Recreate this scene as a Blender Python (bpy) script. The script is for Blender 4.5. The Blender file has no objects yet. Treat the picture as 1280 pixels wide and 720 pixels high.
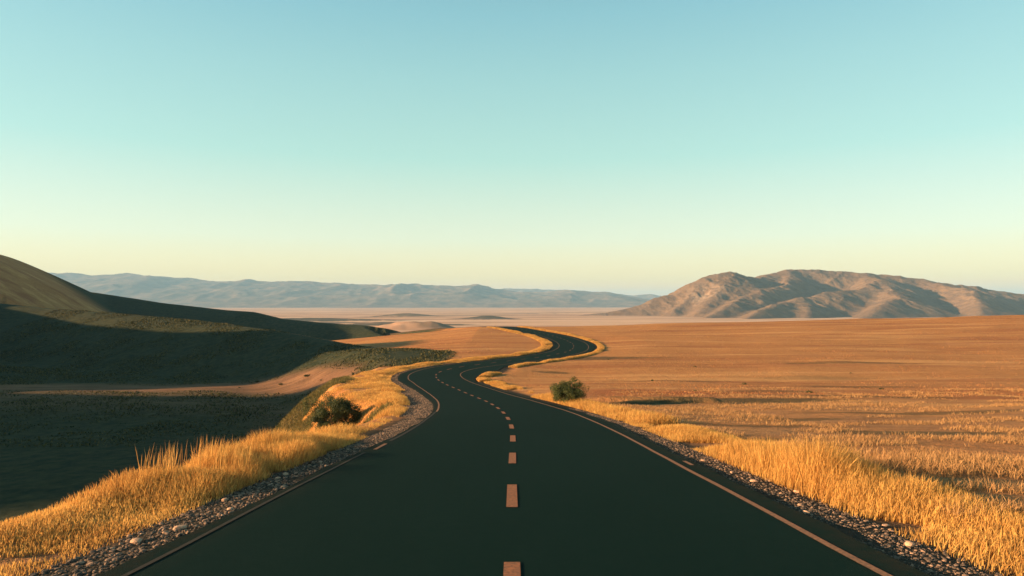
import bpy, math, random
import numpy as np
rng = np.random.default_rng(7)
random.seed(7)
D = bpy.data
scene = bpy.context.scene
COL = scene.collection
R = math.radians

# ------------------------------------------------------------------ camera
F = 800.0                      # focal length in pixels of the 1280 px wide picture
cam_d = D.cameras.new('camera')
cam_d.sensor_width = 36
cam_d.lens = 36 * F / 1280
cam_d.clip_start = .05
cam_d.clip_end = 60000
cam = D.objects.new('camera', cam_d)
COL.objects.link(cam)
cam.location = (0, 0, 0)
cam.rotation_euler = (R(90) + math.atan(18 / F), 0, 0)
scene.camera = cam

# ------------------------------------------------------------------ light and exposure
SUN_EL, SUN_AZ = 11.5, -7.0    # elevation; degrees ahead of due left
EXPO = 1.75
scene.view_settings.view_transform = 'Standard'
scene.view_settings.look = 'None'
scene.view_settings.exposure = EXPO
scene.view_settings.gamma = 1.0
scene.view_settings.use_curve_mapping = False
sv = (-math.cos(R(SUN_EL)) * math.cos(R(SUN_AZ)), math.cos(R(SUN_EL)) * math.sin(R(SUN_AZ)), math.sin(R(SUN_EL)))
sl = D.lights.new('sun', 'SUN')
sl.energy = 5.0
sl.angle = R(.6)
sl.color = (1.0, .63, .33)
sun = D.objects.new('sun', sl)
COL.objects.link(sun)
from mathutils import Vector
sun.rotation_euler = Vector(sv).to_track_quat('Z', 'Y').to_euler()

w = D.worlds.new('World')
scene.world = w
w.use_nodes = True
nt = w.node_tree
nt.nodes.clear()
def lin(c):
    c = c / 255.0
    return c / 12.92 if c <= .04045 else ((c + .055) / 1.055) ** 2.4
def srgb(r, g, b, k=1.0):
    return (lin(r) * k, lin(g) * k, lin(b) * k, 1.0)
out = nt.nodes.new('ShaderNodeOutputWorld')
add = nt.nodes.new('ShaderNodeAddShader')
bg1 = nt.nodes.new('ShaderNodeBackground'); bg2 = nt.nodes.new('ShaderNodeBackground')
sky = nt.nodes.new('ShaderNodeTexSky')
sky.sky_type = 'NISHITA'; sky.sun_disc = False
sky.sun_elevation = R(SUN_EL)
sky.sun_rotation = R(SUN_AZ - 90)
sky.air_density = 1.0; sky.dust_density = .6; sky.ozone_density = 2.0
bg1.inputs['Strength'].default_value = .05
tint = nt.nodes.new('ShaderNodeMix'); tint.data_type = 'RGBA'; tint.blend_type = 'MULTIPLY'; tint.inputs[0].default_value = 1
nt.links.new(sky.outputs[0], tint.inputs[6]); tint.inputs[7].default_value = (.42, .5, .5, 1)
nt.links.new(tint.outputs[2], bg1.inputs[0])
tc = nt.nodes.new('ShaderNodeTexCoord')
sep = nt.nodes.new('ShaderNodeSeparateXYZ')
ramp = nt.nodes.new('ShaderNodeValToRGB')
nt.links.new(tc.outputs['Generated'], sep.inputs[0])
nt.links.new(sep.outputs['Z'], ramp.inputs[0])
nt.links.new(ramp.outputs[0], bg2.inputs[0])
SKYRAMP = [(0.0075, (1.3856, 0.5196, 0.0050)), (0.0350, (0.9809, 0.6291, 0.1745)), (0.0970, (0.7282, 0.6932, 0.4183)), (0.2172, (0.3929, 0.6159, 0.4567)), (0.3282, (0.2987, 0.5356, 0.4600)), (0.4132, (0.2156, 0.4543, 0.4515)), (.62, (0.0604, 0.1908, 0.2032)), (1.0, (0.0129, 0.0636, 0.0677))]
el = ramp.color_ramp.elements
while len(el) < len(SKYRAMP): el.new(.5)
for e, (p, c) in zip(el, SKYRAMP):
    e.position = p; e.color = (*c, 1)
bg2.inputs['Strength'].default_value = 1 / 2 ** EXPO
nt.links.new(bg1.outputs[0], add.inputs[0]); nt.links.new(bg2.outputs[0], add.inputs[1])
nt.links.new(add.outputs[0], out.inputs[0])
cy = scene.cycles
cy.use_denoising = True
cy.max_bounces = 5
cy.diffuse_bounces = 2
cy.transmission_bounces = 3
cy.volume_bounces = 1
cy.transparent_max_bounces = 8

# ------------------------------------------------------------------ helpers
def sm(x, a, b):
    t = np.clip((np.asarray(x, float) - a) / (b - a), 0, 1)
    return t * t * (3 - 2 * t)
def _h(ix, iy, s):
    n = (ix.astype(np.int64) * 374761393 + iy.astype(np.int64) * 668265263 + s * 974634777) & 0xffffffff
    n = ((n ^ (n >> 13)) * 1274126177) & 0xffffffff
    return ((n ^ (n >> 16)) & 0xffffff) / float(0xffffff)
def vnoise(x, y, s=0):
    ix = np.floor(x); iy = np.floor(y)
    fx = x - ix; fy = y - iy
    fx = fx ** 3 * (fx * (fx * 6 - 15) + 10); fy = fy ** 3 * (fy * (fy * 6 - 15) + 10)
    a = _h(ix, iy, s); b = _h(ix + 1, iy, s); c = _h(ix, iy + 1, s); d = _h(ix + 1, iy + 1, s)
    return (a + (b - a) * fx) * (1 - fy) + (c + (d - c) * fx) * fy
def fbm(x, y, sc, oct=4, s=0, gain=.5):
    x = x / sc; y = y / sc; t = 0; a = 1; n = 0
    for k in range(oct):
        t = t + a * vnoise(x, y, s + k * 17); n += a
        x, y = x * 1.62 + y * 1.18 + 5.1, y * 1.62 - x * 1.18 + 9.7; a *= gain
    return t / n * 2 - 1
def ridged(x, y, sc, oct=5, s=0):
    x = x / sc; y = y / sc; t = 0; a = 1; n = 0
    for k in range(oct):
        v = 1 - np.abs(vnoise(x, y, s + k * 13) * 2 - 1)
        t = t + a * v * v; n += a
        x, y = x * 1.62 + y * 1.18 + 3.3, y * 1.62 - x * 1.18 + 1.7; a *= .5
    return t / n
def seg_dist(X, Y, P, val=None):
    """distance to a polyline, and the value interpolated along it"""
    best = np.full(X.shape, 1e12); bv = np.zeros(X.shape)
    for i in range(len(P) - 1):
        ax, ay = P[i][:2]; bx, by = P[i + 1][:2]
        dx, dy = bx - ax, by - ay
        t = np.clip(((X - ax) * dx + (Y - ay) * dy) / (dx * dx + dy * dy), 0, 1)
        d2 = (X - ax - t * dx) ** 2 + (Y - ay - t * dy) ** 2
        m = d2 < best
        best = np.where(m, d2, best)
        if val is not None:
            bv = np.where(m, val[i] + (val[i + 1] - val[i]) * t, bv)
    return np.sqrt(best), bv
def smax(a, b, k):
    h = np.clip(.5 + .5 * (a - b) / k, 0, 1)
    return b + (a - b) * h + k * h * (1 - h)
def smin(a, b, k): return -smax(-a, -b, k)

def mesh_obj(name, V, Fc, mat, parent=None, smooth=False, attrs=None, kind=None):
    """V (n,3); Fc list of (m,k) integer arrays"""
    me = D.meshes.new(name)
    if not isinstance(Fc, list): Fc = [Fc]
    nl = sum(f.size for f in Fc); nf = sum(len(f) for f in Fc)
    me.vertices.add(len(V)); me.loops.add(nl); me.polygons.add(nf)
    me.vertices.foreach_set('co', np.ascontiguousarray(V, dtype=np.float32).ravel())
    me.loops.foreach_set('vertex_index', np.concatenate([f.ravel() for f in Fc]).astype(np.int32))
    tot = np.concatenate([np.full(len(f), f.shape[1]) for f in Fc])
    st = np.concatenate([[0], np.cumsum(tot)[:-1]])
    me.polygons.foreach_set('loop_start', st.astype(np.int32))
    me.update(calc_edges=True)
    me.polygons.foreach_set('use_smooth', np.full(nf, smooth, dtype=bool))
    for k, v in (attrs or {}).items():
        a = me.attributes.new(k, 'FLOAT', 'POINT')
        a.data.foreach_set('value', np.ascontiguousarray(v, dtype=np.float32))
    me.materials.append(mat)
    me.validate()
    o = D.objects.new(name, me); COL.objects.link(o)
    if parent: o.parent = parent
    if kind: o['kind'] = kind
    return o
def grid_faces(nr, nc):
    i = np.arange(nr - 1)[:, None] * nc + np.arange(nc - 1)[None]
    return np.stack([i, i + 1, i + nc + 1, i + nc], -1).reshape(-1, 4)
def tag(o, label=None, cat=None, group=None, kind=None):
    if label: o['label'] = label
    if cat: o['category'] = cat
    if group: o['group'] = group
    if kind: o['kind'] = kind
    return o

# node material helper
class NM:
    def __init__(s, name, rough=.9, spec=.15):
        s.m = D.materials.new(name); s.m.use_nodes = True
        s.t = s.m.node_tree; s.p = s.t.nodes['Principled BSDF']; s.out = s.t.nodes['Material Output']
        s.p.inputs['Roughness'].default_value = rough
        s.p.inputs['Specular IOR Level'].default_value = spec
        s.co = None
    def n(s, t, **kw):
        x = s.t.nodes.new(t)
        for k, v in kw.items(): setattr(x, k, v)
        return x
    def l(s, a, b): s.t.links.new(a, b)
    def pos(s):
        if not s.co: s.co = s.n('ShaderNodeNewGeometry').outputs['Position']
        return s.co
    def noise(s, scale, detail=4, rough=.55, vscale=(1, 1, 1), dist=0):
        mp = s.n('ShaderNodeMapping'); mp.inputs['Scale'].default_value = vscale
        s.l(s.pos(), mp.inputs[0])
        x = s.n('ShaderNodeTexNoise'); x.inputs['Scale'].default_value = scale
        x.inputs['Detail'].default_value = detail; x.inputs['Roughness'].default_value = rough
        x.inputs['Distortion'].default_value = dist
        s.l(mp.outputs[0], x.inputs['Vector'])
        return x.outputs[0]
    def rng(s, v, a, b, c=0, d=1):
        x = s.n('ShaderNodeMapRange'); s.l(v, x.inputs[0])
        for k, q in zip((1, 2, 3, 4), (a, b, c, d)): x.inputs[k].default_value = q
        return x.outputs[0]
    def mix(s, f, a, b, mode='MIX'):
        x = s.n('ShaderNodeMix', data_type='RGBA', blend_type=mode)
        if isinstance(f, (int, float)): x.inputs[0].default_value = f
        else: s.l(f, x.inputs[0])
        for i, c in ((6, a), (7, b)):
            if isinstance(c, tuple): x.inputs[i].default_value = (*c[:3], 1)
            else: s.l(c, x.inputs[i])
        return x.outputs[2]
    def math(s, op, a, b=0.0):
        x = s.n('ShaderNodeMath', operation=op)
        for i, c in enumerate((a, b)):
            if isinstance(c, (int, float)): x.inputs[i].default_value = c
            else: s.l(c, x.inputs[i])
        return x.outputs[0]
    def attr(s, name):
        x = s.n('ShaderNodeAttribute'); x.attribute_name = name; return x.outputs['Fac']
    def bump(s, h, dist, strength=1.0):
        x = s.n('ShaderNodeBump'); x.inputs['Distance'].default_value = dist
        x.inputs['Strength'].default_value = strength
        s.l(h, x.inputs['Height']); s.l(x.outputs[0], s.p.inputs['Normal'])
    def col(s, c):
        if isinstance(c, tuple): s.p.inputs['Base Color'].default_value = (*c[:3], 1)
        else: s.l(c, s.p.inputs['Base Color'])

# ------------------------------------------------------------------ the land
ZT = [(-400, 2.0), (-60, .4), (-25, -.4), (0, -2.0), (45, -7.2), (60, -8.75), (80, -10.25), (95, -11.0), (130, -11.3), (165, -10.9),
      (200, -10.2), (235, -9.65), (262, -9.75), (300, -12), (400, -21), (600, -37), (1000, -52), (1600, -60), (30000, -60)]
_y = np.arange(-400, 2400, 1.0)
_z = np.interp(_y, [a for a, b in ZT], [b for a, b in ZT])
_k = np.exp(-.5 * (np.arange(-20, 21) / 6.0) ** 2); _k /= _k.sum()
_zs = np.convolve(np.pad(_z, 20, mode='edge'), _k, mode='valid')
_wn = sm(_y, 22, 45)
_zs = _z * (1 - _wn) + _zs * _wn
_zs = np.where(_y < -4, np.convolve(np.pad(_z, 20, mode='edge'), _k, mode='valid'), _zs)
def zr(Y): return np.interp(Y, _y, _zs)

# centre line: X, Y, half width to the left, half width to the right
RC = [(0, -60, 3.95, 4.1), (0, -20, 3.95, 4.1), (0, 0, 3.95, 4.1), (0, 12, 3.92, 4.15), (0, 24, 3.9, 4.2), (-.35, 33, 3.9, 4.2), (-1.0, 41, 4.0, 4.2), (-2.1, 50, 4.2, 4.2),
      (-3.9, 60, 4.4, 4.2), (-6.0, 70, 4.6, 4.2), (-8.6, 81, 5.0, 4.4), (-10.7, 91, 5.4, 5.5), (-11.5, 100, 5.4, 8.0), (-9.8, 108, 5.2, 8.2),
      (-6.0, 115, 5.0, 6.2), (-1.0, 122, 5.0, 5.4), (4.0, 129, 5.0, 5.2), (9.0, 137, 4.8, 5.0), (13.2, 147, 4.8, 5.0), (15.4, 160, 4.8, 5.2), (15.6, 173, 4.8, 5.2),
      (13.6, 190, 4.8, 5.0), (10.0, 206, 4.6, 4.8), (6.0, 220, 4.6, 4.6), (2.6, 233, 4.5, 4.5), (-1.5, 248, 4.4, 4.4), (-8, 266, 4.4, 4.4),
      (-20, 290, 4.4, 4.4), (-40, 320, 4.4, 4.4), (-62, 360, 4.4, 4.4)]
def catmull(P, n=12):
    P = np.array(P, float); P = np.vstack([2 * P[0] - P[1], P, 2 * P[-1] - P[-2]])
    o = []
    for i in range(1, len(P) - 2):
        for t in np.arange(n) / n:
            a, b, c, d = P[i - 1:i + 3]
            o.append(.5 * (2 * b + (c - a) * t + (2 * a - 5 * b + 4 * c - d) * t * t + (3 * b - a - 3 * c + d) * t ** 3))
    o.append(P[-2]); return np.array(o)
RCd = catmull(RC, 30)
_s = np.concatenate([[0], np.cumsum(np.hypot(*np.diff(RCd[:, :2], axis=0).T))])
S0 = np.interp(0.0, RCd[:60 * 3, 1], _s[:60 * 3])       # arc length at Y = 0
ss = np.arange(_s[0], _s[-1], .25)
RL = np.stack([np.interp(ss, _s, RCd[:, k]) for k in range(4)], 1)
ss = ss - S0
_t = np.gradient(RL[:, :2], axis=0); _t /= np.linalg.norm(_t, axis=1)[:, None]
RN = np.stack([_t[:, 1], -_t[:, 0]], 1)                # to the right of travel
def rpt(s, off):
    """point on the road at arc length s, offset to the right"""
    x = np.interp(s, ss, RL[:, 0]); y = np.interp(s, ss, RL[:, 1])
    nx = np.interp(s, ss, RN[:, 0]); ny = np.interp(s, ss, RN[:, 1])
    return x + nx * off, y + ny * off
def hw(s, side): return np.interp(s, ss, RL[:, 2 if side < 0 else 3])
_sub = RL[::8]
_subn = RN[::8]
def road_d(X, Y):
    """signed offset from the road's centre line and how far outside the asphalt"""
    X = np.asarray(X, float); Y = np.asarray(Y, float)
    sh = X.shape; x = X.ravel(); y = Y.ravel()
    off = np.full(x.shape, 1e4); outd = np.full(x.shape, 1e4); sp = np.zeros(x.shape)
    m = (np.abs(x) < 90) & (y > -70) & (y < 380)
    xi = x[m]; yi = y[m]
    bo = np.empty(len(xi)); bd = np.empty(len(xi)); bs = np.empty(len(xi))
    for a in range(0, len(xi), 20000):
        dx = xi[a:a + 20000, None] - _sub[None, :, 0]; dy = yi[a:a + 20000, None] - _sub[None, :, 1]
        j = (dx * dx + dy * dy).argmin(1); r = np.arange(len(j))
        lat = dx[r, j] * _subn[j, 0] + dy[r, j] * _subn[j, 1]
        dist = np.hypot(dx[r, j], dy[r, j])
        lat_s = np.where(lat < 0, -1, 1)
        dd = np.maximum(np.abs(lat), np.where(dist > 1.6 * np.abs(lat) + 3, dist, 0))
        bo[a:a + 20000] = lat
        bd[a:a + 20000] = dd - np.where(lat < 0, _sub[j, 2], _sub[j, 3])
        bs[a:a + 20000] = ss[::8][j]
    off[m] = bo; outd[m] = bd; sp[m] = bs
    return off.reshape(sh), outd.reshape(sh), sp.reshape(sh)

EDGE = [(-6.6, -300), (-6.6, 0), (-6.2, 18), (-5.8, 30), (-6.3, 38), (-8.3, 46), (-11.8, 54), (-14.8, 61), (-18.3, 70), (-21.3, 80), (-23.2, 90), (-22, 104), (-22, 122), (-29, 142), (-42, 162),
        (-62, 184), (-100, 216), (-200, 280), (-420, 400)]
H1 = [(-11, 141, -12.2), (-28, 160, -13.1), (-41.6, 175, -12.2), (-57, 190, -11.0), (-79, 210, -9.2), (-103, 230, -7.9), (-150, 262, -5.5), (-215, 300, -3), (-300, 330, 3)]
H2 = [(-45, 332, -16.8), (-61, 350, -15.8), (-90, 380, -13.6), (-117, 390, -12.3), (-145, 400, -10.2), (-166, 408, -6.0), (-189, 420, -5.0), (-250, 450, 0), (-330, 500, 8), (-430, 560, 14)]
H_SHADE = [(-258, -20, 20), (-262, 20, 27), (-266, 60, 31), (-268, 98, 31), (-269, 106, 30), (-270, 113, 8), (-270, 129, 8), (-270, 136, 33), (-271, 144, 38), (-274, 172, 38), (-280, 190, 28), (-286, 205, 23), (-300, 240, 17), (-322, 290, 14), (-335, 322, 32), (-345, 380, 38), (-360, 440, 34)]  # ridge added off to the left, crest and saddle shaped for its shadow
VT = [(-300, -4), (0, -11), (60, -17.5), (100, -20), (190, -20), (260, -22), (400, -33), (600, -44), (1000, -54), (1600, -60), (30000, -60)]
MOUNDS = [  # x, y, half length x, half length y, height
    (-212, 1300, 78, 60, 17), (-150, 1290, 45, 40, 10), (-430, 2600, 150, 90, 16), (-90, 2300, 95, 80, 12), (-260, 2500, 260, 60, 4),
    (-640, 2100, 260, 60, 10), (-330, 1700, 200, 60, 5), (330, 3400, 300, 90, 8), (60, 4200, 300, 120, 8), (150, 900, 14, 10, 2.2)]
def poly_sd(X, Y, P):
    """signed distance, positive to the left of (outside) the plateau edge"""
    d, _ = seg_dist(X, Y, P)
    ex = np.interp(Y, [p[1] for p in P], [p[0] for p in P])
    return np.where(X < ex, d, -d)
BERM = [(4.8, 50.5), (9, 49.2), (15, 48.2)]
def land(X, Y, fine=True):
    X = np.asarray(X, float); Y = np.asarray(Y, float)
    off, outd, _ = road_d(X, Y)
    away = sm(outd, 1.0, 14)
    P = zr(Y)
    P = P + .026 * np.clip(X - 25, 0, 400) * sm(Y, 110, 250) * (1 - .8 * sm(Y, 300, 900))
    P = P - .09 * np.clip(-X - 12, 0, 200) * sm(Y, 140, 185) * (1 - sm(Y, 280, 600))
    P = P + away * (1 - sm(Y, 500, 1500)) * (.5 * fbm(X, Y, 34, 3, 5) + .10 * fbm(X, Y, 6, 3, 9) * (1 - sm(Y, 100, 260)))
    P = P + sm(Y, 400, 1500) * 2.2 * fbm(X, Y, 500, 4, 3)
    bd, _ = seg_dist(X, Y, BERM); P = P + .45 * np.exp(-(bd / .8) ** 2)
    P = P - .12 * np.exp(-((outd - 1.6) / .9) ** 2)                    # shallow drain beside the shoulder
    d = poly_sd(X, Y, EDGE)
    V = np.interp(Y, [a for a, b in VT], [b for a, b in VT]) + .9 * fbm(X, Y, 45, 4, 21) - .3
    dn = d + 1.3 * fbm(X, Y, 13, 3, 31) * sm(Y, 40, 60)
    slope = 1.5 - .65 * sm(Y, 70, 92) - .35 * sm(Y, 100, 130)
    bank = P - slope * (np.sqrt(np.clip(dn, 0, None) ** 2 + 4) - 2) + .35 * fbm(X, Y, 7, 3, 41) * sm(d, 1, 5)
    gully = 1.2 * np.exp(-((Y - 36 - (X + 8) * -.3) / 4.0) ** 2) * sm(-X, 6.5, 9)
    bank = bank - gully
    Z = smax(bank, V, 2.5)
    for H, s, r, k in ((H1, .36, 5, 1.4), (H2, .38, 10, 2.5), (H_SHADE, .55, 12, 4)):
        hd, hz = seg_dist(X, Y, [h[:2] for h in H], [h[2] for h in H])
        near = 1 - sm(hd, 60, 160)
        Hn = hz - s * (np.sqrt(hd * hd + r * r) - r) + .9 * fbm(X, Y, 28, 4, 51) * sm(hd, 0, 14)
        Hn = np.where(H is H_SHADE, hz - s * (np.sqrt(hd * hd + r * r) - r), Hn) if H is H_SHADE else Hn
        nz = smax(Hn, Z, k * .6 if H is H_SHADE else k)
        Z = np.where((hd < 160) & (outd > 3), nz * sm(outd, 1, 12) + Z * (1 - sm(outd, 1, 12)), Z)
    for mx, my, a, b, h in MOUNDS:
        q = ((X - mx) / a) ** 2 + ((Y - my) / b) ** 2
        Z = Z + h * np.exp(-q * 1.6) * (1 + .25 * fbm(X, Y, a * .5, 3, 61))
    Z = np.where(outd < 6, Z * sm(outd, .6, 6) + (zr(Y) - .10 * np.exp(-((outd - 1.6) / .9) ** 2)) * (1 - sm(outd, .6, 6)), Z)
    Z = Z - .12 * sm(-outd, .1, .45)                                   # the ground passes under the asphalt
    return Z

def scrub_shade_at(X, Y):
    """dark scrub on the land, plus hill shade put into its colour, 0..1"""
    X = np.asarray(X, float); Y = np.asarray(Y, float)
    c = np.zeros(X.shape)
    d = poly_sd(X, Y, EDGE)
    hd, _ = seg_dist(X, Y, [h[:2] for h in H1])
    hd2, _ = seg_dist(X, Y, [h[:2] for h in H2])
    n1 = fbm(X, Y, 22, 4, 71)
    # valley floor and hill faces below the plateau edge: scrub and painted shade
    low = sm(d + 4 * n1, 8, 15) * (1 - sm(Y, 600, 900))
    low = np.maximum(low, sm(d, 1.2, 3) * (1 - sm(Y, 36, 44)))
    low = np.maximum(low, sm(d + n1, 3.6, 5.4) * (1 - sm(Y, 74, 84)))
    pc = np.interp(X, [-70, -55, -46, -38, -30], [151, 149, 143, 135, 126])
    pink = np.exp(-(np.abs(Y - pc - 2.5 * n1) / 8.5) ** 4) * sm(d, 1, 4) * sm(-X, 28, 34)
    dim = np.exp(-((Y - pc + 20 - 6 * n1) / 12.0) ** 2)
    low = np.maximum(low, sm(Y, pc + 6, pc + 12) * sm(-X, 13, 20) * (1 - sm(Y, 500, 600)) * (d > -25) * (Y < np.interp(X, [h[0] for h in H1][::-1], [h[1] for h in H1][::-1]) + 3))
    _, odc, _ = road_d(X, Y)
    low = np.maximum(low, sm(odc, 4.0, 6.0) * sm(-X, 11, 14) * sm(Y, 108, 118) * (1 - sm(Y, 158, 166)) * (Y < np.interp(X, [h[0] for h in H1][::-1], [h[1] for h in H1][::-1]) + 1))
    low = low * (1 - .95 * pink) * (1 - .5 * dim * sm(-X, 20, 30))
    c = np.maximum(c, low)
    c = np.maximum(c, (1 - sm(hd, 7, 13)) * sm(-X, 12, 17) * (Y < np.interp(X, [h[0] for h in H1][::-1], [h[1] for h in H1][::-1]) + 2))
    c = np.maximum(c, (1 - sm(hd2, 26, 55)))
    for px, py, a, b, s in ((-30, 82, 8, 12, .9), (-22.5, 64, 3.2, 6, .85), (18, 50, 9, 2.6, .75), (17, 128, 13, 4.5, .7), (9.5, 47.6, 5.5, .7, .9), (-9.5, 41, 4, 3, .95), (9, 27, 4, .8, .55), (8.5, 20.5, 2.4, .9, .6), (15, 24, 3.5, .9, .6), (13, 33, 4, 1.0, .6), (24, 37, 7, 1.1, .55), (31, 56, 9, 1.5, .6), (40, 74, 8, 1.4, .5), (22, 84, 8, 1.4, .45), (62, 118, 14, 2, .5),  # scrub patches; the small one in the gully is painted shade
                            (26, 64, 6, 1.6, .4), (44, 92, 9, 3, .3), (7, 104, 3, 1.6, .6), (-640, 2100, 300, 90, .9), (-430, 2600, 200, 100, .8), (-560, 1900, 260, 60, .8), (-250, 2900, 330, 70, .6), (-120, 3300, 300, 90, .6), (-90, 2300, 130, 90, .85),
                            (-330, 1700, 240, 90, .85), (-150, 1290, 45, 40, .55), (150, 900, 20, 12, .8), (330, 3400, 300, 90, .3)):
        q = ((X - px) / a) ** 2 + ((Y - py) / b) ** 2
        c = np.maximum(c, s * (1 - sm(q + .5 * n1 + .5 * fbm(X, Y, max(min(a, b) * .8, .6), 3, 77), .4, 1.5)))
    return np.clip(c, 0, 1)

# ground sheet: rings about the view point, finer towards the valley
ang = np.concatenate([np.arange(-180, -58, 4.0), np.arange(-58, 58, .11), np.arange(58, 180.1, 4.0)])
ang = np.unique(np.round(ang, 4))
r_ = [1.0]
while r_[-1] < 30000: r_.append(r_[-1] * (1.0085 if r_[-1] < 3000 else 1.02) if r_[-1] > 9 else r_[-1] + .08)
r_ = np.array(r_)
A, RR = np.meshgrid(R(1) * ang, r_)
GX = RR * np.sin(A); GY = RR * np.cos(A)
GZ = land(GX, GY)
off_g, out_g, s_g = road_d(GX, GY)
cov = scrub_shade_at(GX, GY)
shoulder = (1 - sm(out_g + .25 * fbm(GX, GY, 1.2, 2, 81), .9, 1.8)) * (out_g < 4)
redd = (1 - sm(out_g + .5 * fbm(GX, GY, 2.5, 2, 83), 1.2, 2.6))

redsoil = np.clip(np.exp(-((GY - 60 - .1 * GX) / 9.0) ** 2) * sm(GX, 3, 10) * (.7 + .8 * fbm(GX, GY, 9, 4, 87)), 0, 1)
drab = sm(poly_sd(GX, GY, EDGE), 1, 5) * sm(GY, 95, 110) * (1 - sm(GY, 210, 240))
bare = sm(GX, 4, 7) * (1 - sm(GY + .2 * GX, 48, 66)) * (.45 + .9 * fbm(GX, GY * 1.5, 7, 4, 89))
bare = np.clip(bare, 0, 1)
# ground material
g = NM('dry_grassland', .95, .05)
def ground_nodes(g):
    big = g.rng(g.noise(.018, 5, .6, (.5, 1.7, 1)), .3, .7)
    mid = g.rng(g.noise(.12, 5, .65, (.6, 1.3, 1)), .3, .7)
    sml = g.rng(g.noise(1.3, 5, .7), .3, .7)
    tiny = g.rng(g.noise(9, 4, .7), .25, .75)
    c = g.mix(big, (.42, .165, .058), (.52, .245, .088))
    c = g.mix(g.math('MULTIPLY', mid, .55), c, (.29, .090, .036))
    c = g.mix(g.math('MULTIPLY', sml, .38), c, (.74, .40, .15))
    c = g.mix(g.math('MULTIPLY', g.rng(g.noise(.55, 6, .75, (.5, 1.5, 1)), .55, .70), .6), c, (.20, .10, .045))
    c = g.mix(g.math('MULTIPLY', tiny, .45), c, (.22, .10, .04))
    st = g.noise(.10, 5, .6, (.16, 1.5, 1), .3)
    c = g.mix(g.math('MULTIPLY', g.rng(st, .52, .64), .5), c, (.64, .34, .135))
    st2 = g.noise(.07, 5, .65, (.22, 1.7, 1), .4)
    c = g.mix(g.math('MULTIPLY', g.rng(st2, .50, .66), .6), c, (.25, .082, .038))
    c = g.mix(g.math('MULTIPLY', g.attr('redsoil'), .75), c, (.24, .068, .030))
    c = g.mix(g.math('MULTIPLY', g.attr('drab'), .85), c, g.mix(g.rng(g.noise(.22, 6, .7, (.25, 2.2, 1)), .4, .6), (.10, .062, .042), (.21, .115, .072)))
    far = g.attr('far')
    plain = g.mix(g.rng(g.noise(.004, 6, .6, (.35, 2.6, 1)), .35, .65), (.40, .20, .11), (.74, .46, .29))
    plain = g.mix(g.math('MULTIPLY', g.rng(g.noise(.011, 6, .7, (.3, 1.6, 1)), .54, .68), .6), plain, (.20, .15, .12))
    c = g.mix(far, c, plain)
    soil = g.mix(g.rng(g.noise(.6, 5, .7, (.45, 1.4, 1)), .35, .65), (.17, .085, .045), (.34, .185, .09))
    c = g.mix(g.math('MULTIPLY', g.attr('bare'), .8), c, soil)
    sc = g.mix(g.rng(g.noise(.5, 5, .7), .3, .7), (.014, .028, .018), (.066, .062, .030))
    c = g.mix(g.attr('scrub_shade'), c, sc)
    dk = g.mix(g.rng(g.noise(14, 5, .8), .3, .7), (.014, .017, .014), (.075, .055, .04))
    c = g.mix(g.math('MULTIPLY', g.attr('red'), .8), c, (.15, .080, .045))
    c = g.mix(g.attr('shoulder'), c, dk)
    g.col(c)
    h = g.math('ADD', g.math('MULTIPLY', sml, .35), g.math('MULTIPLY', tiny, .1))
    h = g.math('ADD', h, g.math('MULTIPLY', g.attr('scrub_shade'), g.math('MULTIPLY', g.noise(.9, 5, .7), .9)))
    g.bump(h, .5, .6)
ground_nodes(g)
far = sm(GY, 420, 900)
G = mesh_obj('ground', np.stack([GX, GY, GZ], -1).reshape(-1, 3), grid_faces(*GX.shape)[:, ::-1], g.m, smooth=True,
             attrs=dict(scrub_shade=cov.ravel(), shoulder=shoulder.ravel(), redsoil=redsoil.ravel(), drab=drab.ravel(), bare=bare.ravel(), red=redd.ravel(), far=far.ravel()), kind='structure')

# ------------------------------------------------------------------ road
a = NM('asphalt', .95, .03)
n1 = a.rng(a.noise(70, 3, .8), .3, .7)
n2 = a.rng(a.noise(.35, 5, .6, (1, .35, 1)), .3, .7)
c = a.mix(n1, (.0022, .0115, .0100), (.0065, .0255, .0220))
n3 = a.rng(a.noise(5, 6, .75), .35, .65)
c = a.mix(a.math('MULTIPLY', n3, .45), c, (.0085, .023, .020))
c = a.mix(a.math('MULTIPLY', n2, .5), c, (.003, .0145, .0125))
c = a.mix(a.math('MULTIPLY', a.attr('edge'), a.rng(a.noise(3.5, 5, .7), .3, .65)), c, (.022, .022, .017))
a.col(c)
a.bump(n1, .006, .6)
ROAD_H = .05
def ribbon(name, s, o0, o1, lift, mat, nc=2, parent=None, skirt=False, attrs=False):
    o0 = np.broadcast_to(o0, s.shape); o1 = np.broadcast_to(o1, s.shape)
    f = np.linspace(0, 1, nc)
    O = o0[:, None] + (o1 - o0)[:, None] * f[None]
    X, Y = rpt(s[:, None] + 0 * O, O)
    Z = zr(Y) + lift
    at = None
    if attrs:
        e = np.minimum(O - o0[:, None], o1[:, None] - O)
        at = dict(edge=(1 - sm(e, .05, .5)).ravel())
    if skirt:
        X = np.concatenate([X[:, :1], X, X[:, -1:]], 1); Y = np.concatenate([Y[:, :1], Y, Y[:, -1:]], 1)
        Z = np.concatenate([Z[:, :1] - .35, Z, Z[:, -1:] - .35], 1)
        if at:
            e2 = at['edge'].reshape(len(s), nc); at['edge'] = np.concatenate([e2[:, :1], e2, e2[:, -1:]], 1).ravel()
    return mesh_obj(name, np.stack([X, Y, Z], -1).reshape(-1, 3), grid_faces(*X.shape), mat, parent, attrs=at)
sr = np.arange(-55, ss[-1] - 1, .5)
wob = lambda s, k: .10 * (fbm(s, s * 0 + k, 1.7, 3, 91 + k)) + .12 * fbm(s, s * 0 + k, 9, 2, 95 + k)
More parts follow.
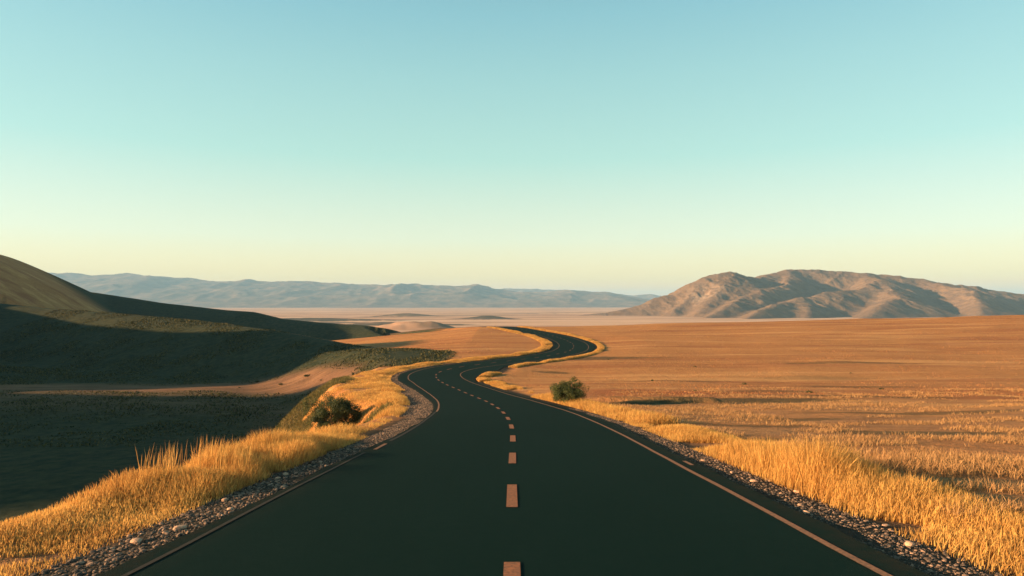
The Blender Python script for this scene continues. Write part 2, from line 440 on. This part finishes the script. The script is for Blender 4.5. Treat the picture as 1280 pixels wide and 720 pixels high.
road = ribbon('road', sr, -hw(sr, -1) + wob(sr, 1), hw(sr, 1) + wob(sr, 5), ROAD_H, a.m, 26, skirt=True, attrs=True)
road['kind'] = 'structure'

def paint(name, colr, dirt=.5):
    m = NM(name, .85, .1)
    n = m.rng(m.noise(22, 5, .8), .35, .62)
    m.col(m.mix(m.math('MULTIPLY', n, dirt), colr, (.05, .045, .04)))
    return m.m
m_dash = paint('faded_centre_paint', (.40, .150, .068), .7)
m_line = paint('faded_edge_paint', (.37, .170, .088), .7)
m_dirty = paint('grimy_edge_paint', (.030, .022, .014), .9)
k = 1
while k * 4.84 < 262:
    s0 = k * 4.84 - .05
    s1 = s0 + 2.0
    if k > 22: s1 = s0 + 1.6
    w_ = .085
    ribbon('lane_marking', np.linspace(s0, s1, 5), -w_, w_, ROAD_H + .008, m_dash, 2, road)
    k += 1
def jit(s, k, a): return a * fbm(s, s * 0 + k, 6, 3, 111 + k)
for nm, sa, sb, side, base, wd, mt in (('edge_line', -50, 300, 1, 3.66, .10, m_line), ('edge_line', 36, 300, -1, 3.66, .10, m_line), ('edge_line', 17.2, 19.2, -1, 3.70, .10, m_line),
                                      ('edge_line', -50, 17.0, -1, 3.78, .06, m_dirty), ('edge_line', 19.5, 36, -1, 3.72, .10, m_dirty)):
    s = np.arange(sa, sb, .5)
    o = base + jit(s, int(sa) % 7, .05) + (.35 * sm(s, 80, 96) * (1 - sm(s, 112, 125)) if side < 0 else 0)
    p0, p1 = (o - wd / 2, o + wd / 2) if side > 0 else (-o - wd / 2, -o + wd / 2)
    ribbon(nm, s, p0, p1, ROAD_H + .008, mt, 2, road)
for s0, o0, ln in ((14.2, 3.97, .7),):
    s = np.linspace(s0, s0 + ln, 4)
    ribbon('shoulder_marking', s, o0 - .045, o0 + .045, ROAD_H + .008, m_line, 2, road)

# ------------------------------------------------------------------ mountain and far hills
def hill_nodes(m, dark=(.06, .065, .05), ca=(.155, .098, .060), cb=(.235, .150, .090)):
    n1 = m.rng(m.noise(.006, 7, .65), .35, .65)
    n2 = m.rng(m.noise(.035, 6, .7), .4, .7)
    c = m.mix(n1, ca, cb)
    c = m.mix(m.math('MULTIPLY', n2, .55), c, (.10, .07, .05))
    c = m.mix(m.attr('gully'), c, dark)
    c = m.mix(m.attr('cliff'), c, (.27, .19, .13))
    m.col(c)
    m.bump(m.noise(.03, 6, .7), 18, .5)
def ridge_field(X, Y, ridges, base, warp):
    wx = X + warp * fbm(X, Y, 260, 4, 201); wy = Y + warp * fbm(X, Y, 260, 4, 231)
    Z = np.full(X.shape, -1e3)
    for P, s, r in ridges:
        d, z = seg_dist(wx, wy, [p[:2] for p in P], [p[2] for p in P])
        h = z - s * (np.sqrt(d * d + r * r) - r)
        Z = smax(h, Z, 22)
    return Z
MR = [([(300, 2880, -60), (430, 2850, -45), (570, 2860, -14), (725, 2900, 38), (890, 2950, 112), (985, 2990, 139), (1031, 3000, 141), (1110, 3040, 128), (1220, 3200, 120), (1340, 3330, 148), (1466, 3400, 168), (1640, 3400, 172), (1850, 3350, 150), (2100, 3300, 120), (2500, 3300, 60), (2900, 3300, 0)], .52, 30),
      ([(1466, 3400, 164), (1380, 3180, 120), (1290, 3000, 84), (1067, 2760, 44), (880, 2550, -6), (726, 2370, -52)], .50, 18),
      ([(1850, 3350, 145), (1760, 3050, 110), (1560, 2850, 64), (1215, 2680, 18), (895, 2350, -30), (800, 2200, -62)], .48, 16),
      ([(1031, 3000, 136), (960, 2850, 88), (860, 2700, 20), (760, 2560, -40)], .50, 16),
      ([(890, 2950, 100), (800, 2820, 30), (690, 2700, -30)], .50, 14),
      ([(1760, 3050, 100), (1600, 2640, 30), (1400, 2420, -20), (1250, 2250, -58)], .45, 16),
      ([(1215, 2680, 16), (1150, 2480, -20), (1060, 2300, -58)], .45, 12),
      ([(2100, 3300, 110), (2050, 2900, 60), (1900, 2600, 0), (1750, 2400, -58)], .45, 16)]
mx = np.linspace(200, 3100, 620); my = np.linspace(2050, 4000, 420)
MX, MY = np.meshgrid(mx, my)
MZ = ridge_field(MX, MY, MR, -60, 22)
up = sm(MZ, -70, 20)
MZ = MZ + up * (17 * (ridged(MX, MY, 170, 5, 301) - .45) + 6 * fbm(MX, MY, 40, 4, 311))
cl = np.exp(-(((MX - 850) / 75) ** 2 + ((MY - 2800) / 70) ** 2))
MZ = MZ + 9 * cl * np.abs(fbm(MX, MY, 30, 3, 331))
MZ = smax(MZ, np.full(MZ.shape, -64.0), 8) - 3 * (MZ < -66)
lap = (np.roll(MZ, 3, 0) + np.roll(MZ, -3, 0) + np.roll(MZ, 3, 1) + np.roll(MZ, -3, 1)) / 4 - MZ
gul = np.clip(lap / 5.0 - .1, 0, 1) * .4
mh = NM('mountain_rock', .95, .05); hill_nodes(mh)
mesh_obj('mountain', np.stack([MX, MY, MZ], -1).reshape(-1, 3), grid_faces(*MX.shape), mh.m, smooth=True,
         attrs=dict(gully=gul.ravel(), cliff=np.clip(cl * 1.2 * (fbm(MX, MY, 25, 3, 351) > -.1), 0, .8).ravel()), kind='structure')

def far_range(name, Yc, crest, depth, seed, mat, amp):
    x = np.linspace(-1.15 * Yc, 1.15 * Yc, 900); y = np.linspace(Yc - depth, Yc + depth * .35, 120)
    X, Y = np.meshgrid(x, y)
    px = 640 + F * X / Yc
    top = (378 - np.interp(px, [c[0] for c in crest], [c[1] for c in crest])) * Yc / F + 60
    t = np.clip((Y - (Yc - depth)) / depth, 0, 1)
    prof = np.where(Y < Yc, sm(t, 0, 1) * .55 + .45 * t, 1 - sm(Y, Yc, Yc + depth * .35))
    Z = top * prof + prof * (1 - .75 * prof) * amp * (ridged(X, Y * .6, 1100, 6, seed) - .5) * 2 + prof * amp * .16 * fbm(X, Y, 500, 5, seed + 5)
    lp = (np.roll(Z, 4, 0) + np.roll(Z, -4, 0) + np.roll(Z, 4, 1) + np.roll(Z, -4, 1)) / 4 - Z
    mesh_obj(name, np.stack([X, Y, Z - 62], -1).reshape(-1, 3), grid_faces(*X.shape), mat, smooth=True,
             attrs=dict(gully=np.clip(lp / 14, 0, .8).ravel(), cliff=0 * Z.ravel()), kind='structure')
fh = NM('far_hill_ground', .95, .05); hill_nodes(fh, (.025, .045, .05), (.09, .085, .07), (.27, .18, .13))
far_range('hills', 9800, [(-400, 338), (-100, 341), (60, 339), (200, 346), (280, 349), (307, 349), (312, 348), (320, 350), (350, 352.5), (420, 355), (500, 354.5), (560, 355), (600, 357.5), (640, 361), (690, 364),
                         (760, 369), (830, 374), (900, 378), (1100, 379), (1200, 374), (1700, 368)], 2600, 401, fh.m, 210)
far_range('hills', 13200, [(-400, 350), (400, 360), (600, 362), (660, 362), (695, 361.5), (730, 364), (800, 369), (860, 371), (1000, 371), (1300, 366), (1800, 360)], 2600, 431, fh.m, 170)

# ------------------------------------------------------------------ air
b = NM('morning_haze')
b.t.nodes.remove(b.p)
pv = b.n('ShaderNodeVolumePrincipled')
pv.inputs['Color'].default_value = (.33, .60, .90, 1)
pv.inputs['Density'].default_value = 6.5e-5
pv.inputs['Anisotropy'].default_value = 0.0
b.l(pv.outputs[0], b.out.inputs['Volume'])
x0, x1, y0, y1, z0, z1 = -16500, 16500, -31000, 31000, -75, 520
x0, x1 = -31000, 31000
HV = np.array([(x, y, z) for z in (z0, z1) for x, y in ((x0, y0), (x1, y0), (x1, y1), (x0, y1))], float)
HF = np.array([(0, 3, 2, 1), (4, 5, 6, 7), (0, 1, 5, 4), (1, 2, 6, 5), (2, 3, 7, 6), (3, 0, 4, 7)])
hz = mesh_obj('haze', HV, HF, b.m)
tag(hz, kind='stuff', label='thin pale haze lying over the whole valley')

# ------------------------------------------------------------------ dry grass
def grass_mat(name, c0, c1, c2, trans=.45):
    m = NM(name, .8, .1)
    t = m.attr('tint'); h = m.attr('hgt')
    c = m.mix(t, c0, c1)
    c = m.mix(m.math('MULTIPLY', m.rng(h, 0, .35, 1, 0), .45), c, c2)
    m.col(c)
    tr = m.n('ShaderNodeBsdfTranslucent'); m.l(c, tr.inputs[0])
    mx_ = m.n('ShaderNodeMixShader'); mx_.inputs[0].default_value = trans
    m.l(m.p.outputs[0], mx_.inputs[1]); m.l(tr.outputs[0], mx_.inputs[2])
    m.l(mx_.outputs[0], m.out.inputs[0])
    return m.m
GOLD = grass_mat('golden_grass_blades', (.40, .19, .055), (.76, .46, .14), (.28, .13, .045))
TAN = grass_mat('tan_grass_blades', (.33, .175, .075), (.47, .275, .12), (.22, .115, .05), .3)
RUST = grass_mat('rusty_grass_blades', (.34, .125, .045), (.50, .235, .09), (.20, .08, .035), .3)
SCRUB = grass_mat('dark_scrub_blades', (.018, .032, .016), (.13, .105, .04), (.015, .024, .014), .15)
OLIVE = grass_mat('olive_scrub_blades', (.10, .10, .035), (.24, .17, .06), (.05, .05, .025), .2)
def blades(name, X, Y, H, Wd, mat, label, lean=.25, cat='grass', seed=1, clump=True, sink=.03):
    r = np.random.default_rng(seed)
    n = len(X)
    Z = land(X, Y) - sink
    th = r.uniform(0, 2 * np.pi, n)
    wind = np.array([.10, -.03])
    la = r.normal(0, lean, (n, 2)) + wind
    dx, dy = np.cos(th) * Wd / 2, np.sin(th) * Wd / 2
    base = np.stack([X, Y, Z], 1)
    def at(t, wf):
        k = t ** 1.7
        c = base + np.stack([la[:, 0] * H * k, la[:, 1] * H * k, H * t * (1 - .12 * t * np.hypot(la[:, 0], la[:, 1]))], 1)
        e = np.stack([dx * wf, dy * wf, 0 * dx], 1)
        return c - e, c + e
    a0, a1 = at(0, .9); b0, b1 = at(.45, 1.0); c0, c1 = at(.8, .75); d0, _ = at(1.0, 0)
    V = np.stack([a0, a1, b0, b1, c0, c1, d0], 1).reshape(-1, 3)
    i = np.arange(n) * 7
    Q = np.concatenate([np.stack([i, i + 1, i + 3, i + 2], 1), np.stack([i + 2, i + 3, i + 5, i + 4], 1)])
    T = np.stack([i + 4, i + 5, i + 6], 1)
    tint = np.repeat(np.clip(r.normal(.5, .3, n) + .5 * fbm(X, Y, 1.2, 3, 500), 0, 1), 7)
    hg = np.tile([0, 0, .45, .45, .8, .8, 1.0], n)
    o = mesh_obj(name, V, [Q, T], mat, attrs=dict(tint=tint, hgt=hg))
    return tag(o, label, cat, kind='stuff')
def along(n, s0, s1, side, d0, d1, seed, power=1.0):
    """scatter points beside the asphalt: s, and distance outside its edge"""
    r = np.random.default_rng(seed)
    s = s0 + (s1 - s0) * r.random(n) ** power
    d = d0 + (d1 - d0) * r.random(n)
    o = side * (hw(s, side) + d)
    X, Y = rpt(s, o)
    return X, Y, s, d
def keep(m, *a): return [q[m] for q in a]

# tall golden clumps on both verges near the viewer
X, Y, s, d = along(60000, 4.5, 22, -1, 1.0, 3.3, 11)
cl_ = fbm(X, Y, 2.2, 3, 601)
hump = .55 + .45 * np.exp(-((Y - 15) / 3.0) ** 2) 
H = (.16 + .5 * np.clip(.55 + cl_, 0, 1.2) * hump) * sm(d, .7, 1.5) * (1 - .55 * sm(Y, 17, 21)) * (.22 + .78 * sm(Y, 9.3, 12.3)) + .04
H = H * rng.uniform(.55, 1.15, len(X)) * 1.25
m_ = (cl_ > -.5) & (rng.random(len(X)) < .35 + .65 * sm(d, .9, 1.5))
blades('tall_grass', *keep(m_, X, Y, H), .009, GOLD, 'tall golden dry grass on the gravel edge left of the road', .22, seed=3)
X, Y, s, d = along(420, 11.5, 14, -1, 1.3, 2.8, 12)
m_ = fbm(X, Y, 1.6, 2, 611) > .15
blades('seed_stalks', *keep(m_, X, Y, .62 + .3 * rng.random(len(X))), .010, GOLD, 'sparse seed stalks standing above the golden grass left of the road', .07, seed=4)
X, Y, s, d = along(80000, 3.5, 27, 1, .85, 3.0, 13)
cl_ = fbm(X, Y, 2.4, 3, 621)
H = (.16 + .5 * np.clip(.45 + 1.2 * cl_, 0, 1.2)) * (.20 + 1.1 * np.exp(-((Y - 12.8) / 3.4) ** 2) + .2 * np.exp(-((Y - 24) / 5) ** 2)) * sm(d, .6, 1.4) * (1 - .55 * sm(d, 2.2, 3.0))
H = (H + .05) * rng.uniform(.55, 1.15, len(X)) * 1.15
m_ = (cl_ > -.12 - .5 * np.exp(-((Y - 12.8) / 4) ** 2)) & (rng.random(len(X)) < .3 + .7 * sm(d, 1.0, 1.7))
blades('tall_grass', *keep(m_, X, Y, H), .009, GOLD, 'tall golden dry grass beyond the gravel right of the road', .22, seed=5)

# verge strips further down the road
def verge(n, s0, s1, side, d0, d1, h, wd, label, seed, mat=GOLD, cut=-.5):
    X, Y, s, d = along(n, s0, s1, side, d0, d1, seed)
    c = fbm(X, Y, 4, 3, 700 + seed)
    H = h * (.45 + .8 * np.clip(.5 + c, 0, 1)) * rng.uniform(.5, 1.15, n)
    mid = (d0 + d1) / 2
    H = H * (1 - .5 * np.clip(np.abs(d - mid) / (d1 - mid), 0, 1) ** 2)
    w2 = wd * (.6 + s / 90.0)
    q = c > cut
    return blades('verge_grass', *keep(q, X, Y, H, w2), mat, label, .28, seed=seed + 20)
verge(36000, 27, 84, 1, .9, 3.0, .5, .016, 'pale golden verge grass between the road and the right-hand shrub', 31, cut=-.15)
verge(26000, 84, 100, 1, .3, 2.2, .55, .022, 'golden grass on the inside of the left-hand bend', 32, cut=-.2)
verge(30000, 116, 185, 1, .6, 2.4, .5, .024, 'thin pale grass strip outside the far right-hand bend', 33)
verge(26000, 185, 262, 1, .4, 2.6, .6, .03, 'pale grass strip right of the road below the crest', 34)
verge(30000, 22, 70, -1, 1.6, 4.0, .4, .014, 'short golden grass along the lip of the left bank', 35, cut=-.1)
verge(40000, 70, 128, -1, 1.0, 5.0, .45, .022, 'golden grass around the outside of the left-hand bend', 36)
verge(50000, 124, 262, -1, .5, 3.4, .62, .03, 'bright golden grass along the inside of the far right-hand bend', 37)

# the golden bank
r = np.random.default_rng(41)
X = r.uniform(-32, -8, 150000); Y = r.uniform(33, 104, 150000)
d = poly_sd(X, Y, EDGE); o_, od, _ = road_d(X, Y)
cb = fbm(X, Y, 5, 4, 801); cv = scrub_shade_at(X, Y)
m_ = (d > -9) & (d < 9) & (od > 2.2) & (cb > -.25) & (cv < .45)
H = .28 * (.4 + np.clip(.4 + cb, 0, 1)) * r.uniform(.5, 1.2, len(X))
blades('bank_grass', *keep(m_, X, Y, H, .012 + Y * 2.4e-4), GOLD, 'short golden grass covering the sloping bank below the left-hand bend', .35, seed=42)
m_ = (d > -4) & (d < 10) & (cv > .4) & (Y > 40)
blades('olive_scrub', *keep(m_, X, Y, .4 * r.uniform(.5, 1.2, len(X)), .02 + Y * 3e-4), OLIVE, 'low olive scrub on the bank spur behind the left-hand bush', .45, 'scrub', seed=43)
# stubble of the right hand field
r = np.random.default_rng(45)
Y = 9 + 62 * r.random(170000) ** 1.5; X = 6 + Y * .95 * r.random(len(Y))
o_, od, _ = road_d(X, Y); cb = fbm(X, Y * 1.6, 3.2, 4, 811)
m_ = (od > 2.0) & (cb > .07) & (scrub_shade_at(X, Y) < .4)
H = (.08 + .2 * np.clip(cb + .2, 0, 1)) * r.uniform(.5, 1.3, len(X)) * (1 + .6 * (1 - sm(Y, 9, 25)))
blades('field_grass', *keep(m_, X, Y, H, .008 + Y * 2.5e-4), TAN, 'short tan grass scattered over the near part of the right-hand field', .4, seed=46)

r = np.random.default_rng(47)
Y = 58 + 200 * r.random(60000) ** 1.3; X = -75 + r.random(len(Y)) * (Y * .95 + 75)
o_, od, _ = road_d(X, Y); cb = fbm(X, Y * 1.6, 7, 4, 821); d = poly_sd(X, Y, EDGE)
m_ = (od > 3.5) & (cb > .06) & (d < -1) & (scrub_shade_at(X, Y) < .25)
H = (.08 + .2 * np.clip(cb, 0, 1)) * r.uniform(.5, 1.3, len(X))
blades('field_tufts', *keep(m_, X, Y, H, .02 + Y * 4e-4), RUST, 'sparse dry tufts speckling the far orange fields around the road', .45, seed=48)

r = np.random.default_rng(49)
X = r.uniform(-210, -12, 150000); Y = r.uniform(85, 330, len(X))
cv = scrub_shade_at(X, Y); cb = fbm(X, Y, 8, 4, 831); o_, od, _ = road_d(X, Y)
m_ = (cv > .3) & (cb > -.1 - .2 * r.random(len(X))) & (od > 5) & (X > -.86 * Y)
H = (.18 + .5 * np.clip(cb, 0, 1)) * r.uniform(.5, 1.4, len(X))
blades('dark_scrub', *keep(m_, X, Y, H, .12 + Y * 7e-4), SCRUB, 'dark green brown scrub covering the shaded hillside and valley left of the road', .5, 'scrub', seed=50)

# ------------------------------------------------------------------ gravel
PHI = (1 + 5 ** .5) / 2
ICO = np.array([(-1, PHI, 0), (1, PHI, 0), (-1, -PHI, 0), (1, -PHI, 0), (0, -1, PHI), (0, 1, PHI), (0, -1, -PHI), (0, 1, -PHI), (PHI, 0, -1), (PHI, 0, 1), (-PHI, 0, -1), (-PHI, 0, 1)])
ICO /= np.linalg.norm(ICO[0])
ICF = np.array([(0, 11, 5), (0, 5, 1), (0, 1, 7), (0, 7, 10), (0, 10, 11), (1, 5, 9), (5, 11, 4), (11, 10, 2), (10, 7, 6), (7, 1, 8), (3, 9, 4), (3, 4, 2), (3, 2, 6), (3, 6, 8), (3, 8, 9), (4, 9, 5), (2, 4, 11), (6, 2, 10), (8, 6, 7), (9, 8, 1)])
def stone_mat(name):
    m = NM(name, .9, .15)
    c = m.mix(m.attr('tint'), (.045, .04, .035), (.56, .34, .22))
    c = m.mix(m.math('MULTIPLY', m.rng(m.noise(40, 4, .7), .35, .7), .35), c, (.16, .12, .10))
    m.col(c); return m.m
STONE = stone_mat('pale_stone')
def stones(name, X, Y, S, label, seed):
    r = np.random.default_rng(seed); n = len(X)
    Z = land(X, Y) + S * .22
    V = ICO[None] * (1 + r.uniform(-.28, .28, (n, 12, 1)))
    sc = np.stack([S * r.uniform(.7, 1.35, n), S * r.uniform(.7, 1.35, n), S * r.uniform(.4, .8, n)], 1)
    V = V * sc[:, None]
    th = r.uniform(0, 6.28, n); c, s_ = np.cos(th)[:, None], np.sin(th)[:, None]
    V = np.stack([V[..., 0] * c - V[..., 1] * s_, V[..., 0] * s_ + V[..., 1] * c, V[..., 2]], -1)
    V = V + np.stack([X, Y, Z], 1)[:, None]
    Fc = (ICF[None] + (np.arange(n) * 12)[:, None, None]).reshape(-1, 3)
    o = mesh_obj(name, V.reshape(-1, 3), Fc, STONE, attrs=dict(tint=np.repeat(np.clip(r.beta(.9, 3.2, n), 0, 1), 12)))
    return tag(o, label, 'gravel', kind='stuff')
X, Y, s, d = along(11000, 3, 34, -1, .0, 1.1, 51, 1.2)
q = fbm(X, Y, 1.4, 3, 901); m_ = (q > -.12 - .35 * (1 - np.abs(d - .5)))
S = .009 + .028 * rng.random(len(X)) ** 2.6
stones('gravel', *keep(m_, X, Y, S), 'loose pale gravel along the left edge of the asphalt', 52)
X, Y, s, d = along(15000, 3, 40, 1, .0, 1.0, 53, 1.2)
q = fbm(X, Y, 1.4, 3, 911); m_ = (q > -.12 - .35 * (1 - np.abs(d - .6)))
S = .007 + .022 * rng.random(len(X)) ** 3.6
stones('gravel', *keep(m_, X, Y, S), 'loose pale gravel between the asphalt and the tall grass on the right', 54)
X, Y, s, d = along(14000, 34, 112, -1, 0, 2.0, 55)
stones('gravel', X, Y, .02 + .04 * rng.random(len(X)) ** 2, 'reddish gravel shoulder around the outside of the left-hand bend', 56)

def rock_mesh(seed, size):
    import bmesh
    r = random.Random(seed)
    bm = bmesh.new(); bmesh.ops.create_icosphere(bm, subdivisions=2, radius=1)
    ax = [Vector((r.gauss(0, 1), r.gauss(0, 1), r.gauss(0, 1))).normalized() for _ in range(9)]
    cut = [r.uniform(.55, .85) for _ in ax]
    for v in bm.verts:
        for n_, c_ in zip(ax, cut):
            dd = v.co.dot(n_)
            if dd > c_: v.co -= n_ * (dd - c_) * .9
        v.co *= 1 + r.uniform(-.04, .04)
    for v in bm.verts: v.co.z *= .65
    me = D.meshes.new('rock'); bm.to_mesh(me); bm.free()
    a_ = me.attributes.new('tint', 'FLOAT', 'POINT'); a_.data.foreach_set('value', np.full(len(me.vertices), r.uniform(.6, 1.0), dtype=np.float32))
    me.materials.append(STONE)
    return me
rocks = [rock_mesh(i, 1) for i in range(5)]
r = random.Random(5)
ORD = ['', 'second ', 'third ', 'fourth ', 'fifth ', 'sixth ', 'seventh ', 'eighth ', 'ninth ', 'tenth ']
for side, n, lab, grp in ((-1, 9, 'left of the road', 'larger stones in the left gravel'),
                          (1, 9, 'right of the road', 'larger stones in the right gravel')):
    for i in range(n):
        s_ = 7.6 + i * .95 + r.uniform(0, .5); dd = r.uniform(.15, .85 if side < 0 else 1.2)
        x, y = rpt(np.array([s_]), np.array([side * (float(hw(s_, side)) + dd)]))
        sz = r.uniform(.045, .07)
        o = D.objects.new('rock', rocks[i % 5]); COL.objects.link(o)
        o.location = (x[0], y[0], float(land(x, y)[0]) + sz * .3)
        o.scale = (sz * r.uniform(.9, 1.4), sz, sz * r.uniform(.7, 1)); o.rotation_euler = (0, 0, r.uniform(0, 6.28))
        tag(o, 'pale fist-sized stone in the gravel %s, %snearest the viewer' % (lab, ORD[i]), 'stone', grp)

# ------------------------------------------------------------------ shrubs
def leaf_mat(name, c0, c1, tr=.25):
    m = NM(name, .7, .2)
    c = m.mix(m.attr('tint'), c0, c1); m.col(c)
    t = m.n('ShaderNodeBsdfTranslucent'); m.l(c, t.inputs[0])
    x = m.n('ShaderNodeMixShader'); x.inputs[0].default_value = tr
    m.l(m.p.outputs[0], x.inputs[1]); m.l(t.outputs[0], x.inputs[2]); m.l(x.outputs[0], m.out.inputs[0])
    return m.m
LEAF = leaf_mat('olive_leaf', (.032, .052, .02), (.12, .125, .036))
LEAFD = leaf_mat('dark_leaf', (.022, .042, .02), (.10, .105, .032))
bark = NM('shrub_bark', .9, .1)
bark.col(bark.mix(bark.rng(bark.noise(30, 4), .3, .7), (.07, .05, .035), (.17, .12, .08)))
def shrub(x, y, wd, ht, nleaf, leafsize, mat, seed, label, group=None, stems=9, lobe=.5):
    r = np.random.default_rng(seed)
    z = float(land(np.array([x]), np.array([y]))[0])
    root = D.objects.new('shrub', None); COL.objects.link(root); root.location = (x, y, z)
    tag(root, label, 'shrub', group)
    # stems
    Vs, Fs = [], []; tips = []
    for i in range(stems):
        a_ = 2 * np.pi * i / stems + r.uniform(-.3, .3); sp = r.uniform(.35, .9)
        p = [np.array([0.04 * np.cos(a_), .04 * np.sin(a_), -.1])]
        for t in (.3, .6, .9):
            p.append(np.array([np.cos(a_) * wd * .42 * sp * t ** .8, np.sin(a_) * wd * .42 * sp * t ** .8, ht * .85 * t * (1.1 - .4 * sp)]) + r.normal(0, .03, 3) * wd)
        tips += p[2:]
        for j in range(3):
            b0, b1 = p[j], p[j + 1]; d_ = (b1 - b0) / np.linalg.norm(b1 - b0)
            u = np.cross(d_, [0.3, .9, .1]); u /= np.linalg.norm(u); v = np.cross(d_, u)
            r0, r1 = .035 * wd / 2 * (1 - j * .28), .035 * wd / 2 * (1 - (j + 1) * .28)
            k = len(Vs)
            for rr, bb in ((r0, b0), (r1, b1)):
                for q in range(5):
                    th = 2 * np.pi * q / 5; Vs.append(bb + rr * (np.cos(th) * u + np.sin(th) * v))
            for q in range(5): Fs.append((k + q, k + (q + 1) % 5, k + 5 + (q + 1) % 5, k + 5 + q))
    mesh_obj('stem', np.array(Vs), np.array(Fs), bark.m, root)
    # leaf clumps
    nc = 70
    th = r.uniform(0, 2 * np.pi, nc); ph = np.arccos(r.uniform(-.75, 1, nc)); rad = r.uniform(.5, 1.0, nc) ** .7
    C = np.stack([np.sin(ph) * np.cos(th) * wd * .44 * rad, np.sin(ph) * np.sin(th) * wd * .44 * rad, ht * .46 + np.cos(ph) * ht * .42 * rad], 1)
    C *= (1 - .56 * lobe + lobe * r.random(6)[((th / 6.2832 * 6).astype(int)) % 6])[:, None]
    C[:, 2] += .08 * ht * np.sin(th * 2 + seed)
    cs = r.uniform(.10, .2, nc) * wd * .8
    ci = r.integers(0, nc, nleaf)
    g3 = r.normal(0, 1, (nleaf, 3)); g3 /= np.linalg.norm(g3, axis=1)[:, None]
    pos = C[ci] + g3 * (cs[ci] * r.random(nleaf) ** .4)[:, None] * np.array([1, 1, .8])
    pos[:, 2] = np.maximum(pos[:, 2], .02)
    n_ = g3 + r.normal(0, .7, (nleaf, 3)); n_ /= np.linalg.norm(n_, axis=1)[:, None]
    u = np.cross(n_, r.normal(0, 1, (nleaf, 3))); u /= np.linalg.norm(u, axis=1)[:, None]; v = np.cross(n_, u)
    L = (leafsize * r.uniform(.6, 1.3, nleaf))[:, None]
    V = np.stack([pos - u * L * .5, pos + v * L * .22, pos + u * L * .5, pos - v * L * .22], 1).reshape(-1, 3)
    Fc = np.arange(nleaf * 4).reshape(-1, 4)
    tint = np.clip(r.normal(.5, .22, nleaf) + r.normal(0, .15, nc)[ci], 0, 1)
    mesh_obj('foliage', V, Fc, mat, root, attrs=dict(tint=np.repeat(tint, 4)))
    return root
shrub(4.05, 46.5, 2.9, 1.95, 20000, .085, LEAF, 1, 'rounded olive green shrub in the golden grass right of the road', lobe=.22)
shrub(-12.9, 47.4, 3.7, 3.8, 42000, .10, LEAFD, 2, 'dark green bush at the foot of the golden bank left of the road', lobe=.15)
shrub(-15.4, 53.5, 3.8, 3.0, 14000, .085, LEAF, 3, 'low olive bush on the outer side of the dark bush below the bank')

def copy_tree(o):
    c = o.copy(); COL.objects.link(c)
    for ch in o.children:
        k = ch.copy(); COL.objects.link(k); k.parent = c
    return c
protos = [shrub(-33, 150, 1.4, .9, 420, .2, LEAFD, 20 + i, 'small dark shrub dotting the dry land beyond the road', 'small shrubs dotted over the land', 4) for i in range(3)]
r = random.Random(9)
SL = [((px - 640) / F * Yd, Yd) for px, Yd in ((300, 150), (322, 157), (352, 148), (384, 146), (402, 138), (418, 133), (432, 128))]
SR = [((px - 640) / F * Yd, Yd) for px, Yd in ((1010, 62), (868, 66), (1100, 70), (930, 78), (815, 84), (1062, 100), (868, 112), (760, 124))]
i = 0
for side, spots in (('left', SL), ('right', SR)):
    for j, (x, y) in enumerate(sorted(spots, key=lambda q: q[1])):
        z = float(land(np.array([x]), np.array([y]))[0])
        o = protos[i] if i < 3 else copy_tree(protos[i % 3]); i += 1
        k = r.uniform(.4, .9) * (1 if side == 'left' else .5)
        o.location = (x, y, z - .03); o.scale = (k * 1.3, k * 1.3, k * .8); o.rotation_euler = (0, 0, r.uniform(0, 6.28))
        if side == 'left': tag(o, 'small dark shrub on the pale valley strip left of the road, %snearest the viewer' % ORD[j], 'shrub', 'small shrubs on the valley floor')
        else: tag(o, 'tiny dark shrub in the orange field right of the road, %snearest the viewer' % ORD[j], 'shrub', 'tiny shrubs in the right-hand field')
